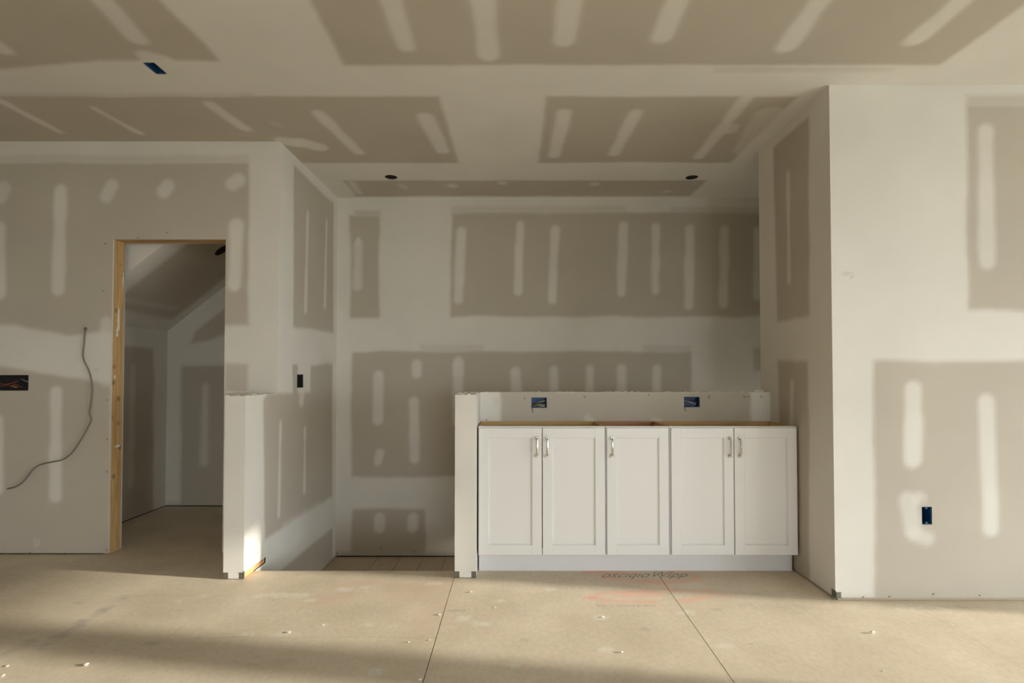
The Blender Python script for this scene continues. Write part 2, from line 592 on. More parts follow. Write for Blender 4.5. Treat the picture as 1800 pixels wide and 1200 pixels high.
# ------------------------------------------------------------------ main dimensions
Y_WALL, Y_CORE, Y_WALLB = 141.2, 141.7, 145.9       # wall with the doorway
X_ST, X_STL = -62.0, -66.7                          # stairwell side wall / its closet side
Y_BACK = 187.4                                      # far wall of the stairwell
Z_LAND = -16.3
X_R, Y_RF, Y_RB = 66.4, 113.1, 146.3                # tall wall block on the right
D_X0, D_X1, D_Z = -105.6, -76.0, 82.1               # doorway
H_L, H_C = 41.8, 42.05                              # half walls
Y_HL = 124.4
S_X0, S_X1, Y_S = -13.94, -9.0, 125.3               # short end of the cabinet half wall
Y_P, Y_PB = 140.8, 145.5
Y_EDGE = 129.7                                      # edge of the floor at the stairs
X_CL, Y_CB = -123.0, 191.0                          # closet

# ------------------------------------------------------------------ floor
slab = MB()
slab.box(LEFT_X, X_STL, REAR_Y, 200, -12, -0.78)
slab.box(X_STL, S_X0, REAR_Y, Y_EDGE, -12, -0.78)
slab.box(S_X0, SIDE_X, REAR_Y, Y_PB, -12, -0.78)
floor = structure(slab.build('floor', M_DARK))


def floor_marks(u, v):
    """pink stain, white compound smears, red spray paint, ink: by place on the boards"""
    out = {k: np.zeros_like(u) for k in ('pink', 'white', 'red', 'ink')}
    def put(k, x0, y0, x1, y1, r, amp, soft=0.8):
        a, b = at_z(x0, y0), at_z(x1, y1)
        d = capsule_sdf(u, v, a, b, r) + vnoise(u, v, 2.0, 5) * 0.9 + vnoise(u, v, 6, 6) * 0.8
        out[k] = np.maximum(out[k], amp * sstep(d, soft))
    put('pink', 560, 1055, 610, 1048, 2.5, .30, 2.5)
    put('pink', 590, 1030, 650, 1024, 2.0, .30, 2.5)
    put('pink', 700, 1040, 786, 1030, 4.0, .25, 4)
    put('pink', 740, 1100, 775, 1060, 3.0, .20, 4)
    put('pink', 1000, 1088, 1020, 1086, 2.0, .20, 2)
    for x, y, w, r in ((505, 1045, 28, 1.1), (455, 1046, 5, .7), (604, 1035, 5, .8), (640, 1032, 3, .5), (766, 1025, 7, .9), (545, 1055, 3, .7),
                       (880, 1055, 3, .7), (967, 1035, 5, .6), (846, 1096, 7, .9), (812, 1086, 5, .7), (1057, 1085, 5, .8), (923, 1070, 5, .6),
                       (1203, 1077, 10, .8), (1065, 1140, 5, .9), (568, 1099, 4, .6), (648, 1098, 4, .8), (690, 1099, 6, .7), (905, 1170, 3, .7),
                       (500, 1112, 5, .8), (437, 1115, 5, .7), (1272, 1134, 4, .6), (660, 1180, 5, .8), (360, 1046, 4, .6), (317, 1056, 3, .6)):
        put('white', x - w, y, x + w, y, r, .6, .5)
    for seg in (((1032, 1004), (1112, 1007)), ((1062, 1014), (1100, 1021)), ((1100, 1021), (1165, 1024)), ((1165, 1024), (1228, 1019)),
                ((1215, 1010), (1228, 1018)), ((1170, 1002), (1215, 1002)),
                ((1036, 1048), (1060, 1042)), ((1060, 1042), (1150, 1040)), ((1036, 1050), (1075, 1056)), ((1075, 1056), (1150, 1058)),
                ((1095, 1047), (1165, 1045)), ((1175, 1036), (1250, 1040)), ((1250, 1043), (1279, 1048)), ((1205, 1055), (1250, 1049))):
        put('red', *seg[0], *seg[1], .6, .55, 1.3)
    put('red', 1036, 1050, 1044, 1050, .8, .8, 1.0)
    put('red', 1255, 1044, 1278, 1048, .5, .8, .9)
    put('red', 1690, 1053, 1712, 1053, .5, .45, .9)
    rng = np.random.RandomState(3)
    for (xa, ya, xb, yb, n, L, amp) in ((72, 1138, 222, 1048, 34, 9, .5), (0, 1152, 60, 1128, 9, 9, .45), (1262, 1070, 1318, 1062, 12, 9, .4),
                                        (1330, 1066, 1480, 1068, 14, 6, .2), (1500, 1066, 1690, 1068, 18, 7, .3)):
        for t in np.linspace(0, 1, n):
            x, y = xa + (xb - xa) * t + rng.uniform(-3, 3), ya + (yb - ya) * t + rng.uniform(-3, 3)
            put('ink', x - L * rng.rand(), y - 2 * rng.rand(), x + L * rng.rand(), y + 2 * rng.rand(), .32, amp * 1.5 * rng.uniform(.5, 1), .55)
    for x, y in ((137, 1059), (347, 1119), (530 / 2 + 0, 1130), (1135, 1105), (920 / 1, 1125), (1060, 1197)):
        put('ink', x - 4, y - 1, x + 4, y + 1, .25, .7, .4)
    return out


def sheet(x0, x1, y0, y1, gap):
    ys = max(y0, 70.0)
    V, Fc, n = [], [], 0
    nx = max(2, int((x1 - x0) / 0.8) + 1)
    fine = y1 > 80
    g0, g1 = [gap if abs(e + 14.1) < .1 or abs(e - 33.4) < .1 else .015 for e in (x0, x1)]
    ax = np.linspace(x0 + g0, x1 - g1, nx if fine else 2)
    ay = np.array(sorted(set([y0 + 0.06, y1 - 0.06] + list(np.arange(max(y0 + 1, 78.0), y1 - 1, 0.6))))) if fine else np.array([y0 + .06, y1 - .06])
    A, B = np.meshgrid(ax, ay)
    top = np.stack([A.ravel(), B.ravel(), 0 * A.ravel()], 1)
    nu, nv = len(ax), len(ay)
    faces = [[j * nu + i, j * nu + i + 1, (j + 1) * nu + i + 1, (j + 1) * nu + i] for j in range(nv - 1) for i in range(nu - 1)]
    n0 = len(top)
    lo = -0.75
    c = [(ax[0], ay[0]), (ax[-1], ay[0]), (ax[-1], ay[-1]), (ax[0], ay[-1])]
    tc = [0, nu - 1, nu * nv - 1, nu * (nv - 1)]
    bot = np.array([(p[0], p[1], lo) for p in c])
    for k in range(4):
        faces.append([tc[k], n0 + k, n0 + (k + 1) % 4, tc[(k + 1) % 4]])
    faces.append([n0 + 3, n0 + 2, n0 + 1, n0])
    verts = np.concatenate([top, bot])
    marks = floor_marks(A.ravel(), B.ravel()) if fine else {k: np.zeros(n0) for k in ('pink', 'white', 'red', 'ink')}
    return mesh_obj('subfloor_sheet', verts, faces, M_FLOOR, floor, {k: np.concatenate([a, np.zeros(4)]) for k, a in marks.items()})


strips = [(-254, -206, (-112, -60, 36, 132, 200)), (-206, -158, (-112, -60, 36, 132, 200)), (-158, -110, (-112, -12, 84, 200)), (-110, -62, (-112, -76.5, 19.5, 115.5, Y_EDGE - .06)), (-110, X_STL, (Y_EDGE - .06, 200)),
          (-62, -14.1, (-112, -94.5, 1.5, 97.5, Y_EDGE)), (-14.1, 33.4, (-112, -46, 50, Y_PB)), (33.4, 81, (-112, -22, 74, Y_PB)),
          (81, 129, (-112, -46, 50, Y_PB)), (129, 177, (-112, -22, 74, Y_PB)), (177, 225, (-112, -46, 50, Y_PB)), (225, 260, (-112, -22, 74, Y_PB))]
for (a, b, cuts) in strips:
    if cuts[0] == -112:
        cuts = (REAR_Y, cuts[1] - 96) + cuts[1:]
    for k in range(len(cuts) - 1):
        sheet(a, b, cuts[k], cuts[k + 1], 0.075)

# landing of the stairs, laid with boards
land = MB().box(X_STL, 117, Y_EDGE, Y_BACK + 5, Z_LAND - 6, Z_LAND - 0.78)
landing = structure(land.build('floor_landing', M_DARK))
bx = [-62.0, -47.0, -39.3, -31.5, -23.7, -15.9, -8.1, 22, 52, 82, 112]
for a, b in zip(bx[:-1], bx[1:]):
    MB().box(a + .06, b - .06, Y_EDGE, Y_BACK - .25, Z_LAND - .75, Z_LAND, .03).build('landing_board', M_BOARD, landing)
structure(MB().box(X_ST, S_X0, Y_EDGE - 1.0, Y_EDGE - .05, Z_LAND, -0.8).build('trim_stair_riser', M_BOARD))

# ------------------------------------------------------------------ ceiling
def cz(*pts, amp=1.0, soft=0.8):
    return ([at_z(x, y, CEIL) for x, y in pts], amp, soft)
def cs(x0, y0, x1, y1, r, *a):
    return (at_z(x0, y0, CEIL), at_z(x1, y1, CEIL), r) + a
def cr(x0, x1, y0, y1, *a):
    return ([(x0, y0), (x1, y0), (x1, y1), (x0, y1)],) + a
BOX_C = (-73.2, -70.9, 104.8, 109.0)
LAMPS = [(-38.75, 167.4, 1.95), (55.2, 167.7, 1.95)]
ceil_greys = [cz((-60, 85), (-60, 127), (0, 122), (130, 115), (250, 107), (250, 85)), cr(-160, -57.8, 30, 104.2), cr(-33.8, 84.0, 30, 105.6), cr(-150, -16.7, 117.8, 155.8), cr(6.9, 62.5, 117.8, 155.6),
              cr(-55, 60.5, 170.2, 185.6), cr(-148, -57, 116.3, 117.8, .35), cr(40, 76, 106.5, 108.2, .35), cr(-150, -110, 30, 107, 1.0)]
ceil_strokes = [((-20.4, 55), (-20.3, 99.6), 1.9), ((-5.7, 55), (-5.1, 102), 2.0), ((8.8, 55), (8.9, 97.5), 2.0), ((26.3, 55), (26.7, 96.5), 2.0),
                ((48, 55), (50.6, 99.5), 1.9), ((72, 55), (73.2, 97.4), 1.9),
                cs(180, 0, 240, 68, 2.0), cs(-20, 70, 5, 88, 1.6), cs(370, 184, 430, 226, 1.5), cs(560, 199, 630, 268, 1.6), cs(748, 205, 778, 265, 1.9),
                cs(165, 190, 245, 234, .9), cs(0, 177, 105, 232, 1.1), cs(992, 198, 975, 273, 1.7), cs(1117, 198, 1080, 270, 1.6),
                cs(1312, 172, 1228, 276, 1.5), cs(1288, 222, 1284, 230, 1.4, .6), cs(617, 320, 632, 340, 1.3, .6), cs(706, 326, 712, 330, 1.4, .5),
                cs(795, 326, 797, 327, 1.6, .7), cs(883, 321, 883, 322, 1.6, .7), cs(1045, 323, 1045, 324, 1.6, .7), cs(1173, 336, 1173, 337, 1.2, .5),
                cs(530, 250, 560, 258, 2.6, .9), cs(500, 248, 520, 252, 2.5, .9), cs(262, 100, 292, 108, 2.2, .8), cs(1350, 200, 1310, 262, 3.2, .5),
                cs(485, 218, 490, 220, 1.2, .3)]
cl = Surf()
cl.patch(lambda u, v: (u, v, CEIL + 0 * u), -150, 120, 45, 187.4, 0.7, ceil_greys, ceil_strokes,
         holes=[BOX_C], round_holes=LAMPS, seed=11, flip=True)
for (x0, x1, y0, y1) in ((LEFT_X, -150, REAR_Y, 200), (-150, 120, REAR_Y, 45), (120, SIDE_X, REAR_Y, 200), (-150, 120, 187.4, 200)):
    cl.quad([(x0, y1, CEIL), (x1, y1, CEIL), (x1, y0, CEIL), (x0, y0, CEIL)], 0.5)
cl.box(LEFT_X - 6, SIDE_X + 6, REAR_Y - 6, 204, CEIL + 6, CEIL + 8)
structure(cl.build('ceiling'))

# ------------------------------------------------------------------ wall with the doorway
R, Q, S = frontal(Y_WALL)
BOX_L = (-140.5, -127.1, 42.4, 46.5)
g_left = [R(-90, 286, 437, 571), R(-90, 273, 437, 287, .42), Q((-90, 632), (0, 645), (100, 656), (195, 672), (195, 1000), (-90, 1000)),
          R(397, 640, 436, 720, .8), Q((-90, 540), (0, 566), (120, 588), (196, 580), (196, 500), (-90, 500))]
s_left = [S(107, 335, 102, 508, 11), S(6, 332, 0, 345, 14, .6), S(0, 400, 0, 515, 10, .8), S(197, 325, 186, 345, 11, .7), S(295, 328, 288, 336, 13, .8),
          S(419, 316, 408, 324, 12, .75), S(416, 396, 412, 500, 12), S(99, 688, 97, 872, 10), S(-3, 738, -2, 860, 8, .8), S(186, 566, 182, 600, 9, .7),
          S(180, 668, 186, 672, 8, .5), S(60, 948, 64, 960, 1.5, .6), S(66, 946, 70, 956, 1.2, .6)]
def screws(parent, marks, Y):
    for (p, q, r, a) in marks:
        if r == .16:
            MB().box(p[0] - .14, p[0] + .14, Y - .03, Y + .1, p[1] - .12, p[1] + .12, .04).build('screw_head', M_DARK, parent)


def dot(x, y, Y, r=.16, a=.25):
    p = at_y(x, y, Y)
    return (p, (p[0] + .25, p[1] - .12), r, a)
k_left = [dot(185, 428, Y_WALL), dot(181, 511, Y_WALL), dot(242, 418, Y_WALL), dot(293, 409, Y_WALL), dot(188, 703, Y_WALL), dot(188, 772, Y_WALL),
          dot(188, 829, Y_WALL), dot(187, 966, Y_WALL), dot(113, 973, Y_WALL), dot(53, 971, Y_WALL), dot(2, 973, Y_WALL),
          (at_y(165, 651, Y_WALL), at_y(173, 651, Y_WALL), .12, .5)]
wlf = Surf()
fnL = lambda u, v: (u, Y_WALL + 0 * u, v)
wlf.patch(fnL, -150, D_X0, 0.35, CEIL, .6, g_left, s_left, k_left, holes=[BOX_L], seed=21)
wlf.patch(fnL, D_X0, D_X1, D_Z, CEIL, .6, g_left, s_left, k_left, seed=21)
wlf.patch(fnL, D_X1, X_ST, 0.35, CEIL, .6, g_left, s_left, (), seed=21)
wlf.quad([(LEFT_X, Y_WALL, 0), (-150, Y_WALL, 0), (-150, Y_WALL, CEIL), (LEFT_X, Y_WALL, CEIL)], .8)
# raw board edges of the opening and the framing cavity behind them
wlf.quad([(D_X0, Y_WALL, .35), (D_X0, Y_CORE, .35), (D_X0, Y_CORE, D_Z), (D_X0, Y_WALL, D_Z)], .3)
wlf.quad([(D_X1, Y_CORE, .35), (D_X1, Y_WALL, .35), (D_X1, Y_WALL, D_Z), (D_X1, Y_CORE, D_Z)], .3)
wlf.quad([(D_X0, Y_CORE, D_Z), (D_X1, Y_CORE, D_Z), (D_X1, Y_WALL, D_Z), (D_X0, Y_WALL, D_Z)], .3)
wlf.quad([(LEFT_X, Y_WALLB, 0), (D_X0, Y_WALLB, 0), (D_X0, Y_WALLB, CEIL), (LEFT_X, Y_WALLB, CEIL)], .5)
wlf.quad([(D_X0, Y_WALLB, D_Z), (D_X1, Y_WALLB, D_Z), (D_X1, Y_WALLB, CEIL), (D_X0, Y_WALLB, CEIL)], .5)
wlf.quad([(D_X1, Y_WALLB, 0), (X_STL, Y_WALLB, 0), (X_STL, Y_WALLB, CEIL), (D_X1, Y_WALLB, CEIL)], .5)
screws(structure(wlf.build('wall_left')), k_left, Y_WALL)

door = structure(empty('door_1', ((D_X0 + D_X1) / 2, Y_WALLB, 0)))
MB().box(D_X0 - 1.5, D_X0 - .02, Y_CORE, Y_WALLB - .45, 0, D_Z + 1.5, .06).build('jamb_stud', M_STUD, door)
MB().box(D_X1 + .02, D_X1 + 1.5, Y_CORE, Y_WALLB - .45, 0, D_Z + 1.5, .06).build('jamb_stud', M_STUD, door)
MB().box(D_X0, D_X1, Y_CORE, Y_WALLB - .45, D_Z + .02, D_Z + 1.5, .06).build('header', M_HEADER, door)
for zz, ln, dy, wd in ((61.0, 4.2, 1.9, .45), (57.6, 1.6, 1.5, .35), (27.6, .35, 2.2, 1.3), (72.0, 2.2, 3.4, .22), (46.0, .5, .9, .3)):       # compound smeared on the stud
    ring = []
    for k in range(14):
        w_ = 2 * math.pi * k / 14
        q_ = random.uniform(.6, 1.15)
        ring.append((Y_CORE + dy + wd * q_ * math.cos(w_), zz + ln * q_ * math.sin(w_)))
    V_ = [(D_X0 - .03, p[0], p[1]) for p in ring] + [(D_X0 + .03, p[0], p[1]) for p in ring]
    F_ = [list(range(14, 28))] + [[k, (k + 1) % 14, 14 + (k + 1) % 14, 14 + k] for k in range(14)]
    mesh_obj('compound_smear', V_, F_, M_CRUMB, door)

# ------------------------------------------------------------------ stairwell side wall and the half wall in front of it
Qs, Ss = sidewall(X_ST)
g_st = [Qs((517, 291), (586, 356), (586, 584), (516, 574)),
        Qs((514, 640), (524, 640), (524, 700), (514, 700), soft=.4), Qs((546, 642), (584, 640), (584, 720), (546, 720)),
        Qs((462, 702), (470, 690), (584, 690), (584, 872), (466, 948)),
        Qs((480, 1012), (584, 928), (584, 1015), (480, 1060), soft=.8)]
s_st = [Ss(541, 375, 537, 545, .95), Ss(574, 390, 571, 538, .95), Ss(493, 742, 490, 905, .7), Ss(536, 755, 535, 862, .8), Ss(528, 296, 582, 352, .7, .6),
        Ss(536, 650, 530, 704, 1.8, .8), Ss(500, 925, 560, 888, 1.2, .4)]
BOX_S = (153.7, 158.3, 42.7, 46.6)
ws = Surf()
fnS = lambda u, v: (X_ST + 0 * u, u, v)
ws.patch(fnS, Y_WALL, Y_BACK, Z_LAND + .3, CEIL, .6, g_st, s_st, holes=[BOX_S], seed=31)
ws.patch(fnS, Y_EDGE + .02, Y_WALL, Z_LAND + .3, 0, .6, g_st, s_st, seed=31)
ws.box(X_STL, X_ST, Y_WALLB, 200, Z_LAND - .78, CEIL, skip='rfk', paper=.6)
ws.box(X_STL, X_ST, Y_EDGE, Y_WALLB, Z_LAND - .78, -.8, skip='rkt')
ws_o = structure(ws.build('wall_stair_left'))
MB().box(X_STL + .3, X_ST - .12, Y_EDGE + .1, Y_BACK, Z_LAND - .7, Z_LAND + 1.0).build('plate_or_gap_shade', M_BOARD, ws_o)

hw = Surf()
hw.patch(fnS, Y_HL, 135.2, 1.35, H_L, .5, g_st, s_st, seed=31)
hw.patch(fnS, 135.2, Y_WALL, 0, H_L, .5, g_st, s_st, seed=31)
Rh, Qh, Sh = frontal(Y_HL)
hw.patch(lambda u, v: (u, Y_HL + 0 * u, v), X_STL, X_ST, .25, H_L, .4, [([(X_STL, 0), (X_ST, 0), (X_ST, 1.0), (X_STL, 1.0)], .35, .3)], [], seed=33)
hw.box(X_STL, X_ST, Y_HL, Y_WALL, 0, H_L, skip='rfb', paper=.2)
hw.quad([(X_ST, Y_HL, 1.35), (X_ST, 135.2, 1.35), (X_ST - .5, 135.2, 1.35), (X_ST - .5, Y_HL, 1.35)], .3)
half_left = structure(hw.build('wall_half_left'))
MB().box(X_STL + .1, X_ST - .28, Y_HL + .7, 135.2, 0.02, 1.5, .05).build('plate_or_gap_shade', M_PLATE, half_left)
for x0, x1 in ((X_STL - .04, X_STL + 1.15), (X_ST - 1.15, X_ST + .04)):
    MB().box(x0, x1, Y_HL - .05, Y_HL + .12, .12, 1.55, .02).build('corner_bead', M_BEAD, half_left)
MB().box(X_ST - .12, X_ST + .05, Y_HL - .05, Y_HL + .45, .1, 1.9, .02).build('corner_bead', M_BEAD, half_left)
MB().box(X_STL + 1.15, X_ST - 1.15, Y_HL - .06, Y_HL + .1, .15, 1.2, .03).build('board_strip', M_DRY, half_left)
# torn paper and compound ridge along the top
rv = MB()
for i in range(26):
    t = i / 25
    x = X_STL + .2 + (X_ST - X_STL - .4) * random.random()
    y = Y_HL + .3 + (Y_WALL - Y_HL - 1) * t
    w = random.uniform(.15, .45)
    rv.box(x - w, x + w, y - .3, y + .3, H_L - .02, H_L + random.uniform(.08, .3), .03)
o = rv.build('compound_ridge', M_CRUMB, half_left); o['kind'] = 'stuff'
# torn lower edge of the board above it
te = MB()
x = D_X1 + .3
while x < X_ST - .3:
    w = random.uniform(.5, 1.3)
    te.box(x, min(x + w, X_ST - .1), Y_WALL - .10, Y_WALL + .1, H_L - .05 + random.uniform(0, .2), H_L + random.uniform(.35, .6), .03)
    x += w
o = te.build('torn_board_edge', M_DRY, half_left); o['kind'] = 'stuff'

# ------------------------------------------------------------------ far wall of the stairwell
R, Q, S = frontal(Y_BACK)
g_bk = [R(616, 380, 667, 558), R(624, 371, 667, 382, .6), R(793, 374, 1500, 556), R(793, 362, 1100, 376, .4), R(1180, 364, 1500, 376, .45), R(618, 618, 1215, 838),
        R(740, 606, 850, 618, .35), R(1130, 606, 1215, 618, .4), R(618, 893, 748, 985), R(597, 970, 1300, 985, .75), R(1325, 612, 1480, 652, .7), R(1355, 640, 1500, 838)]
s_bk = [S(630, 428, 628, 502, 8, .7), S(630, 420, 629, 428, 4), S(811, 406, 806, 525, 8), S(914, 394, 911, 512, 7), S(976, 404, 971, 526, 7.5), S(1096, 398, 1092, 514, 8),
        S(1153, 399, 1152, 510, 7), S(1213, 402, 1211, 536, 8), S(1273, 404, 1272, 534, 8), S(1333, 406, 1332, 520, 8), S(665, 660, 664, 738, 9), S(733, 641, 733, 656, 9),
        S(728, 706, 729, 806, 9), S(805, 642, 805, 740, 9), S(806, 635, 806, 655, 9), S(906, 654, 913, 760, 9), S(974, 650, 976, 760, 8), S(1037, 648, 1036, 760, 7.5),
        S(1093, 648, 1092, 760, 8), S(1155, 648, 1153, 760, 7.5), S(668, 796, 664, 812, 7.5), S(667, 910, 666, 927, 9), S(726, 910, 725, 927, 9)]
k_bk = [dot(669, 962, Y_BACK), dot(671, 967, Y_BACK), dot(728, 969, Y_BACK), (at_y(594, 970, Y_BACK), at_y(593, 975, Y_BACK), .2, .9)]
wb = Surf()
wb.patch(lambda u, v: (u, Y_BACK + 0 * u, v), X_ST, 112, Z_LAND + .35, CEIL, .7, g_bk, s_bk, k_bk, seed=41)
wb.box(X_ST, 112, Y_BACK, Y_BACK + 5, Z_LAND - .78, CEIL, skip='f')
wb_o = structure(wb.build('wall_back'))
screws(wb_o, k_bk, Y_BACK)
MB().box(X_ST + .2, 111, Y_BACK + .15, Y_BACK + 3, Z_LAND, Z_LAND + 1.0).build('plate_or_gap_shade', M_DARK, wb_o)  # near-black strip paints the shade in the gap under the board
_w = STAIR_FILL_WINDOW
structure(Surf().box(112, 117, Y_RB, _w[0], Z_LAND - .78, CEIL, paper=.7).box(112, 117, _w[1], Y_BACK + 5, Z_LAND - .78, CEIL, paper=.7)
          .box(112, 117, _w[0], _w[1], Z_LAND - .78, _w[2], paper=.7).box(112, 117, _w[0], _w[1], _w[3], CEIL, paper=.7).build('wall_stair_right'))
_f = MB().box(114, 116, _w[0], _w[0] + 1.5, _w[2], _w[3]).box(114, 116, _w[1] - 1.5, _w[1], _w[2], _w[3])
_f.box(114, 116, _w[0] + 1.5, _w[1] - 1.5, _w[2], _w[2] + 1.5).box(114, 116, _w[0] + 1.5, _w[1] - 1.5, _w[3] - 1.5, _w[3])
_wo = structure(_f.build('window_9', M_VINYL))  # added window, out of view, brightens the stairwell
MB().box(114.9, 115.0, _w[0] + 1.5, _w[1] - 1.5, _w[2] + 1.5, _w[3] - 1.5).build('pane', M_PANE, _wo)

# ------------------------------------------------------------------ half wall behind the cabinets with its short return
R, Q, S = frontal(Y_P)
BOXES_P = [(4.2, 8.25, 37.95, 40.65), (43.9, 48.0, 38.1, 40.85)]
wp = Surf()
k_p = [dot(922, 700, Y_P), dot(1027, 697, Y_P), dot(1140, 694, Y_P), dot(1246, 696, Y_P), dot(1246, 699, Y_P), dot(1308, 697, Y_P), dot(1315, 697, Y_P), dot(1338, 697, Y_P), dot(855, 738, Y_P)]
wp.patch(lambda u, v: (u, Y_P + 0 * u, v), S_X1, X_R, 0, H_C, .5, [R(880, 686, 1318, 900), R(868, 700, 882, 712, .3)],
         [S(1032, 735, 1040, 742, 6, .5), S(1150, 739, 1160, 741, 5, .4)], k_p, holes=BOXES_P, seed=51)
wp.box(S_X1, X_R, Y_P, Y_PB, 0, H_C, skip='flr', paper=.3)
wp.patch(lambda u, v: (u, Y_S + 0 * u, v), S_X0, S_X1, .2, H_C, .4, [([(S_X0, 0), (S_X1, 0), (S_X1, .9), (S_X0, .9)], .35, .3)], seed=52)
wp.patch(lambda u, v: (S_X1 + 0 * u, u, v), Y_S, Y_P, 0, H_C, .5, [([(131, 34), (Y_P - 1.5, 34), (Y_P - 1.5, 41), (131, 41)], .25, .8)], seed=53)
wp.quad([(S_X0, Y_PB, 0), (S_X0, Y_S, 0), (S_X0, Y_S, H_C), (S_X0, Y_PB, H_C)])
wp.quad([(S_X0, Y_S, H_C), (S_X1, Y_S, H_C), (S_X1, Y_PB, H_C), (S_X0, Y_PB, H_C)], .3)
wp.quad([(S_X1, Y_PB, 0), (S_X0, Y_PB, 0), (S_X0, Y_PB, H_C), (S_X1, Y_PB, H_C)])
wp.box(S_X0, X_R, Y_PB - .5, Y_PB, Z_LAND, 0, skip='')
half_cab = structure(wp.build('wall_half_cabinet'))
screws(half_cab, k_p, Y_P)
for x0, x1 in ((S_X0 - .04, S_X0 + 1.1), (S_X1 - 1.1, S_X1 + .04)):
    MB().box(x0, x1, Y_S - .05, Y_S + .12, .12, 1.5, .02).build('corner_bead', M_BEAD, half_cab)
MB().box(S_X0 + 1.1, S_X1 - 1.1, Y_S - .06, Y_S + .1, .1, 1.25, .03).build('board_strip', M_DRY, half_cab)
rv = MB()
for i in range(70):
    x = S_X1 + (X_R - S_X1 - 1) * random.random(); w = random.uniform(.1, .5)
    y = Y_P + random.uniform(.1, .8)
    rv.box(x - w, x + w, y - .15, y + .2, H_C - .02, H_C + random.uniform(.03, .22), .02)
for i in range(14):
    x = random.uniform(S_X0 + .3, S_X1 - .3); w = random.uniform(.15, .5); y = random.uniform(Y_S + .3, Y_P)
    rv.box(x - w, x + w, y - .3, y + .3, H_C - .02, H_C + random.uniform(.05, .35), .03)
rv.box(X_R - 3.0, X_R - .1, Y_P + 3, Y_PB - .3, H_C - .02, H_C + .35, .05)
o = rv.build('compound_ridge', M_CRUMB, half_cab); o['kind'] = 'stuff'

# ------------------------------------------------------------------ tall wall block on the right
R, Q, S = frontal(Y_RF)
Qr, Sr = sidewall(X_R)
BOX_R = (84.6, 86.7, 15.6, 19.3)
g_r = [R(1700, 186, 2000, 546), R(1700, 168, 1960, 188, .6), R(1537, 634, 2000, 1070), R(1470, 1046, 2000, 1062, .35)]
s_r = [S(1733, 232, 1735, 458, 14), S(1604, 684, 1604, 808, 14), S(1608, 740, 1606, 806, 15, .6), S(1733, 706, 1742, 928, 14), S(1598, 880, 1604, 930, 16, .75),
       S(1612, 880, 1616, 872, 10, .7), S(1606, 938, 1630, 946, 12, .7), S(1625, 870, 1626, 880, 4, .7), S(1820, 690, 1822, 920, 14)]
k_r = [(at_y(1480, 479, Y_RF), at_y(1496, 482, Y_RF), .08, .3), (at_y(1490, 482, Y_RF), at_y(1497, 487, Y_RF), .08, .3),
       dot(1517, 1049, Y_RF), dot(1563, 1048, Y_RF), dot(1640, 1044, Y_RF), dot(1722, 1046, Y_RF)]
wr = Surf()
wr.patch(lambda u, v: (u, Y_RF + 0 * u, v), X_R, 125, .55, CEIL, .7, g_r, s_r, k_r, holes=[BOX_R], seed=61)
wr.patch(lambda u, v: (X_R + 0 * u, u, v), Y_RF, Y_RB, .5, CEIL, .6,
         [Qr((1359, 258), (1421, 206), (1423, 555), (1366, 566)), Qr((1367, 634), (1421, 634), (1424, 1100), (1380, 1020)), Qr((1392, 1000), (1470, 1050), (1470, 1060), (1392, 1010), amp=.4)],
         [Sr(1385, 306, 1387, 494, .8, .8), Sr(1392, 672, 1391, 760, 1.0, .7)], seed=62, flip=True)
wr.box(X_R, SIDE_X, Y_RF, Y_RB, 0, CEIL, skip='flb', paper=.6)
wr.quad([(125, Y_RF, 0), (SIDE_X, Y_RF, 0), (SIDE_X, Y_RF, CEIL), (125, Y_RF, CEIL)], .6)
wr.quad([(X_R, Y_RB, 0), (X_R, Y_PB, 0), (X_R, Y_PB, Z_LAND), (X_R, Y_RB, Z_LAND)], .6)
wr.quad([(X_R, Y_RB, Z_LAND), (112, Y_RB, Z_LAND), (112, Y_RB, 0), (X_R, Y_RB, 0)], .6)
wr.quad([(X_R, Y_RF + .5, 0), (SIDE_X, Y_RF + .5, 0), (SIDE_X, Y_RF + .5, 1), (X_R, Y_RF + .5, 1)], .9)
wr.quad([(X_R + .5, Y_RF, 0), (X_R + .5, Y_RB, 0), (X_R + .5, Y_RB, 1), (X_R + .5, Y_RF, 1)], .9)
wall_r = structure(wr.build('wall_right'))
screws(wall_r, k_r, Y_RF)
MB().box(X_R + .6, SIDE_X - .1, Y_RF + .25, Y_RF + 3, 0.02, .6).build('plate_or_gap_shade', M_BOARD, wall_r)  # dull brown plate colour stands in for the shadow line at the wall foot
MB().box(X_R + .25, X_R + 3, Y_RF + .6, Y_P - .1, 0.02, .55).build('plate_or_gap_shade', M_BOARD, wall_r)  # same painted shadow line along the side face
MB().box(X_R - .04, X_R + 1.2, Y_RF - .05, Y_RF + .2, .45, 1.7, .02).build('corner_bead', M_BEAD, wall_r)
MB().box(X_R - .05, X_R + .15, Y_RF - .05, Y_RF + 1.3, .45, 2.0, .02).build('corner_bead', M_BEAD, wall_r)

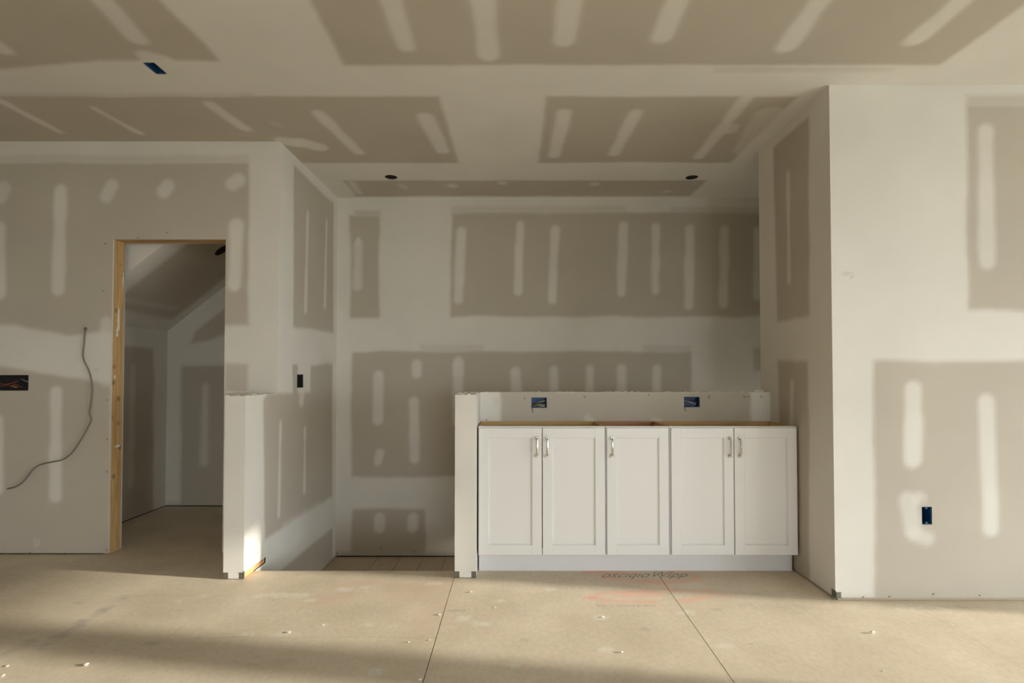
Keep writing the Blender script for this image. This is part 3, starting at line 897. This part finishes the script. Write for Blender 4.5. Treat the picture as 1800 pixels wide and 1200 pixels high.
# ------------------------------------------------------------------ closet beyond the doorway, under a sloping soffit
Y_BH = 148.0
sl = lambda X: 60.2 + .79 * (X + 124.9)
R, Q, S = frontal(Y_CB)
Qc, Sc = sidewall(X_CL)
wc = Surf()
wc.patch(lambda u, v: (u, Y_CB + 0 * u, v), X_CL, X_STL, .4, 106, 1.0, [R(318, 642, 440, 900), Q((332, 606), (345, 580), (430, 515), (430, 570), (375, 596)), R(290, 884, 440, 894, .8)],
         [S(361, 680, 358, 812, 7, .7)], seed=71)
wc.quad([(X_CL, Y_CB + 4, 0), (X_STL, Y_CB + 4, 0), (X_STL, Y_CB + 4, CEIL), (X_CL, Y_CB + 4, CEIL)])
wc_o = structure(wc.build('wall_closet_back'))
MB().box(X_CL - 3, X_STL, Y_CB + .15, Y_CB + 3, 0, 1.2).build('plate_or_gap_shade', M_DARK, wc_o)  # dark strip painted as shade in the gap at the floor
wc = Surf()
wc.patch(lambda u, v: (X_CL + 0 * u, u, v), Y_WALLB, Y_CB, .4, sl(X_CL) + .4, 1.0, [Qc((200, 606), (270, 612), (270, 935), (200, 990))],
         [Sc(234, 645, 230, 850, 1.2, .5)], seed=72)
wc.quad([(X_CL - 4, Y_CB, 0), (X_CL - 4, Y_WALLB, 0), (X_CL - 4, Y_WALLB, CEIL), (X_CL - 4, Y_CB, CEIL)])
wc_o = structure(wc.build('wall_closet_left'))
MB().box(X_CL - 3, X_CL - .15, Y_WALLB, Y_CB, 0, 1.2).build('plate_or_gap_shade', M_DARK, wc_o)  # gap shade again, put into a dark strip
X1s = X_CL + (CEIL - 1 - sl(X_CL)) / .79
wc = Surf()
sp = lambda y: [at_x(0, 0, 0)] if False else y
wc.patch(lambda u, v: (u, v, sl(u)), X_CL, X1s, Y_BH, Y_CB, .8,
         [([(X_CL + 5, Y_BH + 7), (X1s, Y_BH + 7), (X1s, Y_CB - 5), (X_CL + 5, Y_CB - 5)], 1.0, 1.6)],
         [((X_CL + 8.5, Y_BH + 10), (X_CL + 8.5, Y_CB - 10), 1.0, .4)], round_holes=[(-92.7, 170.0, 2.0)], seed=73, flip=True)
wc.quad([(X_CL, Y_BH, sl(X_CL) + 6), (X1s, Y_BH, sl(X1s) + 6), (X1s, Y_CB, sl(X1s) + 6), (X_CL, Y_CB, sl(X_CL) + 6)])
structure(wc.build('ceiling_closet'))
wc = Surf()
wc.v.append(np.array([(X_CL, Y_BH, sl(X_CL)), (X1s, Y_BH, sl(X1s)), (X1s, Y_BH, CEIL), (X_CL, Y_BH, CEIL)])); wc.p.append(np.zeros(4)); wc.k.append(np.zeros(4))
wc.f.append([0, 1, 2, 3]); wc.n = 4
wc.quad([(X_CL, Y_BH + .6, sl(X_CL)), (X1s, Y_BH + .6, sl(X1s)), (X1s, Y_BH + .6, CEIL), (X_CL, Y_BH + .6, CEIL)])
structure(wc.build('wall_soffit'))

# ------------------------------------------------------------------ the rest of the room, behind and beside the camera
def wall_with_windows(name, along, fixed, lo, hi, wins, thick):
    sf = Surf()
    def b(a0, a1, z0, z1):
        if a1 - a0 < .01 or z1 - z0 < .01:
            return
        if along == 'Y':
            sf.box(fixed, fixed + thick, a0, a1, z0, z1, paper=.55)
        else:
            sf.box(a0, a1, fixed - thick, fixed, z0, z1, paper=.55)
    pos = lo
    for (a, c, z0, z1) in sorted(wins):
        b(pos, a, 0, CEIL)
        b(a, c, 0, z0)
        b(a, c, z1, CEIL)
        pos = c
    b(pos, hi, 0, CEIL)
    return structure(sf.build(name))


wall_with_windows('wall_side_right', 'Y', SIDE_X, REAR_Y, Y_RF, SIDE_WINDOWS, 6)
wall_with_windows('wall_rear', 'X', REAR_Y, LEFT_X, SIDE_X, REAR_WINDOWS, 6)
structure(Surf().box(LEFT_X - 5, LEFT_X, REAR_Y, 200, 0, CEIL, paper=.6).build('wall_side_left'))
num = 0
for kind, wins in (('Y', SIDE_WINDOWS), ('X', REAR_WINDOWS)):
    for (a, c, z0, z1) in wins:
        num += 1
        fr = MB()
        def bar(a0, a1, zz0, zz1):
            if kind == 'Y':
                fr.box(SIDE_X + 2.5, SIDE_X + 4.5, a0, a1, zz0, zz1)
            else:
                fr.box(a0, a1, REAR_Y - 4.5, REAR_Y - 2.5, zz0, zz1)
        bar(a, a + 1.5, z0, z1); bar(c - 1.5, c, z0, z1); bar(a + 1.5, c - 1.5, z0, z0 + 1.5); bar(a + 1.5, c - 1.5, z1 - 1.5, z1)
        w = structure(fr.build('window_%d' % num, M_VINYL))
        p = MB()
        if kind == 'Y':
            p.box(SIDE_X + 3.4, SIDE_X + 3.5, a + 1.5, c - 1.5, z0 + 1.5, z1 - 1.5)
        else:
            p.box(a + 1.5, c - 1.5, REAR_Y - 3.5, REAR_Y - 3.4, z0 + 1.5, z1 - 1.5)
        p.build('pane', M_PANE, w)
gd = MB().box(-1600, 1600, -1600, 1600, -40, -24)
structure(gd.build('ground', M_GROUND))

# ------------------------------------------------------------------ cabinets
Y_D, Y_D1 = 126.64, 127.4           # door face, door back
Z_TOP = 34.5


def cabinet(x0, x1, doors, label, inside):
    t = empty('base_cabinet', ((x0 + x1) / 2, (Y_D + Y_P) / 2, 0))
    tag(t, label, 'cabinet', 'white base cabinets along the half wall')
    w = .7
    MB().box(x0, x0 + w, Y_D1 + .75, Y_P - .15, 4.5, Z_TOP, .02).build('side_panel', inside, t)
    MB().box(x1 - w, x1, Y_D1 + .75, Y_P - .15, 4.5, Z_TOP, .02).build('side_panel', inside, t)
    MB().box(x0 + w, x1 - w, Y_D1 + .75, Y_P - .15, 4.5, 5.2).build('bottom_panel', inside, t)
    MB().box(x0 + w, x1 - w, Y_P - .85, Y_P - .15, 5.2, Z_TOP, .02).build('back_panel', inside, t)
    fz = MB()
    fz.box(x0, x0 + 1.5, Y_D1, Y_D1 + .75, 4.5, Z_TOP)
    fz.box(x1 - 1.5, x1, Y_D1, Y_D1 + .75, 4.5, Z_TOP)
    fz.box(x0 + 1.5, x1 - 1.5, Y_D1, Y_D1 + .75, Z_TOP - 1.5, Z_TOP)
    fz.box(x0 + 1.5, x1 - 1.5, Y_D1, Y_D1 + .75, 4.5, 6)
    fz.build('face_frame', M_WHITE, t)
    MB().box(x0, x1, Y_D1, Y_D1 + .7, Z_TOP + .01, Z_TOP + .06).build('edge_band', M_EDGE, t)
    for (a, b, hx) in doors:
        z0, z1, st = 4.75, 34.2, 2.3
        d = MB()
        d.box(a, a + st, Y_D, Y_D1 - .02, z0, z1, .06)
        d.box(b - st, b, Y_D, Y_D1 - .02, z0, z1, .06)
        d.box(a + st - .05, b - st + .05, Y_D + .003, Y_D1 - .02, z1 - st, z1, .06)
        d.box(a + st - .05, b - st + .05, Y_D + .003, Y_D1 - .02, z0, z0 + st, .06)
        dr = d.build('door', M_WHITE, t)
        pn = MB().box(a + st - .1, b - st + .1, Y_D + .3, Y_D1 - .1, z0 + st - .1, z1 - st + .1)
        m = .22                                                     # small bead moulding round the panel
        pn.box(a + st, a + st + m, Y_D + .17, Y_D + .4, z0 + st, z1 - st, .05)
        pn.box(b - st - m, b - st, Y_D + .17, Y_D + .4, z0 + st, z1 - st, .05)
        pn.box(a + st, b - st, Y_D + .17, Y_D + .4, z0 + st, z0 + st + m, .05)
        pn.box(a + st, b - st, Y_D + .17, Y_D + .4, z1 - st - m, z1 - st, .05)
        pn.build('center_panel', M_WHITE, dr)
        h = MB()
        zt, zb = 31.85, 27.75
        for zz in (zt, zb):
            h.box(hx - .38, hx + .38, Y_D - .42, Y_D, zz - .38, zz + .38, .07)
        h.tube(spline([(hx, Y_D - .3, zt), (hx, Y_D - .75, zt - .25), (hx, Y_D - 1.0, (zt + zb) / 2), (hx, Y_D - .75, zb + .25), (hx, Y_D - .3, zb)], 5), .21, 10)
        h.build('handle', M_NICKEL, dr, smooth=False)
    return t


cabinet(-8.65, 21.05, [(-8.5, 6.2, 5.1), (6.4, 20.95, 7.5)], 'white two-door base cabinet next to the short return of the half wall', M_PLY)
cabinet(21.15, 36.05, [(21.4, 35.85, 22.6)], 'narrow white single-door base cabinet between the two double-door ones', M_PLY_RED)
cabinet(36.15, 66.1, [(36.45, 51.0, 50.1), (51.2, 65.8, 52.4)], 'white two-door base cabinet tight against the tall right-hand wall', M_PLY)
t = MB().box(-8.65, 65.9, 129.6, 130.3, 0.02, 4.45, .04).build('toe_kick_board', M_TOE)
tag(t, 'long white toe-kick board set back under the cabinet row', 'toe kick')


# ------------------------------------------------------------------ electrical boxes, lamps, cable
def elec_box(name, hole, plane, depth, mat, label, wires, group='electrical boxes in the drywall', into=1):
    """open box set in a hole; plane = ('y', Y) on a wall facing the camera, ('x', X) side wall, ('z', Z) ceiling"""
    a0, a1, b0, b1 = hole
    ax, val = plane
    g = .04
    a0 += g; a1 -= g; b0 += g; b1 -= g
    t_ = .1
    m = MB()
    def bx_(p0, p1, q0, q1, d0, d1):
        d0, d1 = sorted((val + into * d0, val + into * d1))
        if ax == 'y': m.box(p0, p1, d0, d1, q0, q1)
        elif ax == 'x': m.box(d0, d1, p0, p1, q0, q1)
        else: m.box(p0, p1, q0, q1, d0, d1)
    f = .12
    bx_(a0, a0 + t_, b0, b1, f, depth); bx_(a1 - t_, a1, b0, b1, f, depth)
    bx_(a0, a1, b0, b0 + t_, f, depth); bx_(a0, a1, b1 - t_, b1, f, depth)
    bx_(a0, a1, b0, b1, depth, depth + t_)
    for k in (0, 1):                                               # screw ears
        cq = b0 + .28 if k == 0 else b1 - .28
        ca = (a0 + a1) / 2
        bx_(ca - .22, ca + .22, cq - .18, cq + .18, f, .7)
    root = empty(name, {'y': ((a0 + a1) / 2, val, b0), 'x': (val, (a0 + a1) / 2, b0), 'z': ((a0 + a1) / 2, (b0 + b1) / 2, val)}[ax])
    tag(root, label, 'electrical box', group)
    m.build('box_body', mat, root)
    for (pts, r, wm) in wires:
        q = []
        for (fa, fb, dd) in pts:
            A, B, D = a0 + (a1 - a0) * fa, b0 + (b1 - b0) * fb, val + into * dd
            q.append({'y': (A, D, B), 'x': (D, A, B), 'z': (A, B, D)}[ax])
        MB().tube(spline(q, 5), r, 6).build('wire', wm, root)
    return root


elec_box('electrical_box', BOXES_P[0], ('y', Y_P), 2.6, M_BLUE, 'blue electrical box with yellow wires, in the half wall over the left double cabinet',
         [([(.1, .2, 1.6), (.4, .32, .6), (.8, .25, .5), (.95, .3, 1.4)], .11, M_WIRE_Y), ([(.1, .12, 1.4), (.5, .16, .5), (.9, .12, .9)], .1, M_WIRE_W),
          ([(.2, .35, 1.8), (.5, .55, .7), (.95, .7, .9)], .07, M_WIRE_W), ([(.15, .3, 1.5), (.5, .4, .7), (.9, .38, 1.0)], .09, M_WIRE_K),
          ([(.08, .3, 1.0), (.04, .1, .1), (.05, -.2, -.1), (.09, -.45, -.12)], .07, M_WIRE_K)])
elec_box('electrical_box', BOXES_P[1], ('y', Y_P), 2.6, M_BLUE, 'blue electrical box with dark tangled wires, in the half wall over the right double cabinet',
         [([(.15, .6, 1.4), (.4, .5, .5), (.75, .3, .6), (.9, .45, 1.5)], .08, M_WIRE_W), ([(.2, .3, 1.2), (.45, .7, .6), (.8, .6, 1.2)], .07, M_WIRE_R),
          ([(.3, .7, 1.2), (.6, .6, .6), (.85, .75, 1.2)], .07, M_WIRE_K), ([(.5, .9, .5), (.6, 1.1, .05), (.56, 1.16, -.1)], .06, M_WIRE_K),
          ([(.05, .4, 1.0), (.02, .1, .1), (.05, -.2, -.1), (.1, -.38, -.12)], .07, M_WIRE_K)])
elec_box('electrical_box', BOX_R, ('y', Y_RF), 2.6, M_BLUE, 'empty blue single electrical box low in the tall right-hand wall',
         [([(.15, .9, 1.8), (.25, .6, 1.2), (.2, .2, 1.4)], .09, M_WIRE_K)])
elec_box('electrical_box', BOX_L, ('y', Y_WALL), 2.4, M_BLACK, 'wide dark electrical box full of red-brown wires beside the doorway',
         [([(.1, .3, 1.6), (.3, .6, .6), (.5, .4, .5), (.7, .6, 1.6)], .12, M_WIRE_R), ([(.3, .2, 1.6), (.55, .35, .5), (.75, .25, .8)], .12, M_WIRE_R),
          ([(.55, .2, 1.5), (.7, .4, .5), (.85, .2, .6)], .1, M_WIRE_R), ([(.78, .75, 1.2), (.9, .64, .5), (.99, .55, .4)], .07, M_WIRE_W),
          ([(.2, .7, 1.5), (.5, .75, .8), (.9, .8, 1.5)], .1, M_WIRE_K), ([(.6, .3, 1.0), (.66, .28, .5), (.74, .18, .5)], .09, M_WIRE_Y)])
elec_box('electrical_box', BOX_S, ('x', X_ST), 2.4, M_BLACK, 'small black single electrical box in the stairwell side wall',
         [([(.3, .8, 1.8), (.5, .5, 1.3), (.4, .2, 1.6)], .08, M_WIRE_K)], into=-1)
elec_box('electrical_box', BOX_C, ('z', CEIL), 2.6, M_BLUE, 'blue rectangular electrical box set in the ceiling',
         [([(.3, .2, 1.8), (.5, .5, 1.3), (.5, .8, 1.6)], .08, M_WIRE_K)])


def lamp_can(name, cx, cy, r, label, base_z=None, slope=0.0):
    seg = 28
    base_z = CEIL if base_z is None else base_z
    root = empty(name, (cx, cy, base_z))
    tag(root, label, 'recessed light')
    V, Fc = [], []
    prof = [(r - .02, .02), (r - .1, .02), (r - .12, 4.2), (0.001, 4.25)]
    for (rr, zz) in prof:
        for k in range(seg):
            w = 2 * math.pi * k / seg
            V.append((cx + rr * math.cos(w), cy + rr * math.sin(w), base_z + zz + slope * rr * math.cos(w)))
    for i in range(len(prof) - 1):
        for k in range(seg):
            k2 = (k + 1) % seg
            Fc.append([i * seg + k, i * seg + k2, (i + 1) * seg + k2, (i + 1) * seg + k])
    mesh_obj('can', V, Fc, M_TIN, root, smooth=True)
    MB().tube([(cx - .6, cy + .1, base_z + 4), (cx - .2, cy, base_z + 1.6), (cx - .15, cy, base_z + .9)], .16, 8).build('socket_lead', M_WIRE_W if slope == 0 else M_WIRE_K, root)
    MB().box(cx + .5, cx + 1.1, cy - .2, cy + .2, base_z + .5, base_z + 3).build('spring_clip', M_TIN, root)
    return root


lamp_can('recessed_light', *LAMPS[0], 'round recessed light opening in the ceiling near the stairwell side wall')
lamp_can('recessed_light', *LAMPS[1], 'round recessed light opening in the ceiling above the right double cabinet')
lamp_can('recessed_light', -92.7, 170.0, 2.0, 'round recessed light opening in the sloping ceiling beyond the doorway', sl(-92.7), .79)

cab_px = [(151, 577), (149, 590), (148, 604), (146, 621), (148, 634), (155, 648), (160, 664), (162, 684), (160, 705), (157, 725), (160, 738), (153, 753), (140, 776),
          (125, 797), (109, 808), (90, 812), (70, 817), (58, 825), (48, 838), (38, 849), (26, 856), (13, 859)]
pts = []
for i, (x, y) in enumerate(cab_px):
    t_ = i / (len(cab_px) - 1)
    off = .35 if i else .3
    off += 1.2 * max(0, math.sin(math.pi * min(1, max(0, (t_ - .1) / .9)))) * .5
    X, Z = at_y(x, y, Y_WALL - off)
    pts.append((X, Y_WALL - off, Z))
cable = empty('loose_cable', pts[0])
tag(cable, 'loose grey electrical cable hanging out of the wall left of the doorway', 'cable')
MB().tube(spline(pts, 4), .17, 8, 1.0).build('cable_jacket', M_CABLE, cable, smooth=True)
x0, z0 = at_y(151, 578, Y_WALL)
MB().tube([(x0, Y_WALL - .14, z0 + .42), (x0 + .4, Y_WALL - .14, z0), (x0, Y_WALL - .14, z0 - .42), (x0 - .4, Y_WALL - .14, z0), (x0, Y_WALL - .14, z0 + .42)], .09, 6).build('hole_rim', M_DARK, cable)

# ------------------------------------------------------------------ writing stamped on the boards (upside down to the camera)
def stamp(text, px0, px1, size, shear, amp_mat):
    cu = bpy.data.curves.new('stamp', 'FONT')
    cu.body = text
    cu.size = 1.0
    cu.shear = shear
    tmp = bpy.data.objects.new('stamp_tmp', cu)
    COL.objects.link(tmp)
    dg = bpy.context.evaluated_depsgraph_get()
    me = bpy.data.meshes.new_from_object(tmp.evaluated_get(dg))
    bpy.data.objects.remove(tmp)
    co = np.array([v.co[:] for v in me.vertices])
    if len(co) == 0:
        return
    (xa, ya), (xb, yb) = at_z(*px0), at_z(*px1)
    w = max(co[:, 0]) - min(co[:, 0])
    dirv = np.array([xb - xa, yb - ya]); L = np.hypot(*dirv); dirv = dirv / L
    nrm = np.array([-dirv[1], dirv[0]])
    k = L / w
    ks = size / max(.1, (max(co[:, 1]) - min(co[:, 1])))
    P = np.zeros_like(co)
    P[:, 0] = xa + dirv[0] * (co[:, 0] - min(co[:, 0])) * k + nrm[0] * (co[:, 1] - min(co[:, 1])) * ks
    P[:, 1] = ya + dirv[1] * (co[:, 0] - min(co[:, 0])) * k + nrm[1] * (co[:, 1] - min(co[:, 1])) * ks
    P[:, 2] = .012
    faces = [list(p.vertices) for p in me.polygons]
    bpy.data.meshes.remove(me)
    mesh_obj('ink_stamp', P, faces, amp_mat, floor)


M_INK_MID = plain('stamp_ink_grey', (0.31, 0.27, 0.22), 0.85, 0, 0.4, 60)
M_INK_PALE = plain('stamp_ink_pale', (0.49, 0.42, 0.32), 0.85, 0, 0.15, 40)
stamp('oscıqıoWlpp', (1060, 1018), (1216, 1017), 4.4, .8, M_INK_MID)
stamp('mııɐɐ', (790, 1075), (819, 1074), .9, 0, M_INK_PALE)
stamp('ɯı ı: ooʇɥ ɟı ɐɯ', (1052, 1067), (1155, 1067), 1.2, 0, M_INK_PALE)

# ------------------------------------------------------------------ crumbs of board and compound lying about
def crumb(x, y, size, label, seed):
    rng = random.Random(seed)
    X, Y = at_z(x, y)
    V = []
    dirs = [(1, 0, 0), (-1, 0, 0), (0, 1, 0), (0, -1, 0), (0, 0, 1), (0, 0, -1), (.7, .7, .5), (-.7, .7, .5), (.7, -.7, .5), (-.7, -.7, .5)]
    import bmesh
    bm = bmesh.new()
    for d in dirs:
        s_ = rng.uniform(.7, 1.2) * size
        bm.verts.new((d[0] * s_, d[1] * s_ * .8, max(0.0, size * .5 + d[2] * s_ * .5)))
    res = bmesh.ops.convex_hull(bm, input=bm.verts)
    bmesh.ops.delete(bm, geom=[v for v in bm.verts if not v.link_faces], context='VERTS')
    z0_ = min(v.co.z for v in bm.verts)
    bm.verts.index_update()
    V = [(X + v.co.x, Y + v.co.y, v.co.z - z0_ + .005) for v in bm.verts]
    Fc = [[v.index for v in f.verts] for f in bm.faces]
    bm.free()
    root = mesh_obj('plaster_crumb', V, Fc, M_CRUMB)
    tag(root, label, 'debris', 'crumbs on the subfloor')


generic = 'tiny pale crumb of drywall lying on the bare subfloor'
crumb(151, 1170, .5, 'larger white drywall crumb on the sunlit subfloor in front of the doorway', 1)
crumb(1534, 1113, .45, 'white drywall crumb on the subfloor in front of the tall right-hand wall', 2)
for i, (x, y, s_) in enumerate(((828, 1041, .3), (773, 1081, .3), (508, 1112, .35), (5, 1188, .4), (13, 1171, .25), (870, 1068, .2), (1093, 1147, .3), (1060, 1085, .25),
                                (738, 1196, .35), (755, 1125, .2), (718, 1129, .2), (1324, 1132, .2), (1553, 1179, .2), (568, 1099, .18))):
    crumb(x, y, s_, generic, 10 + i)
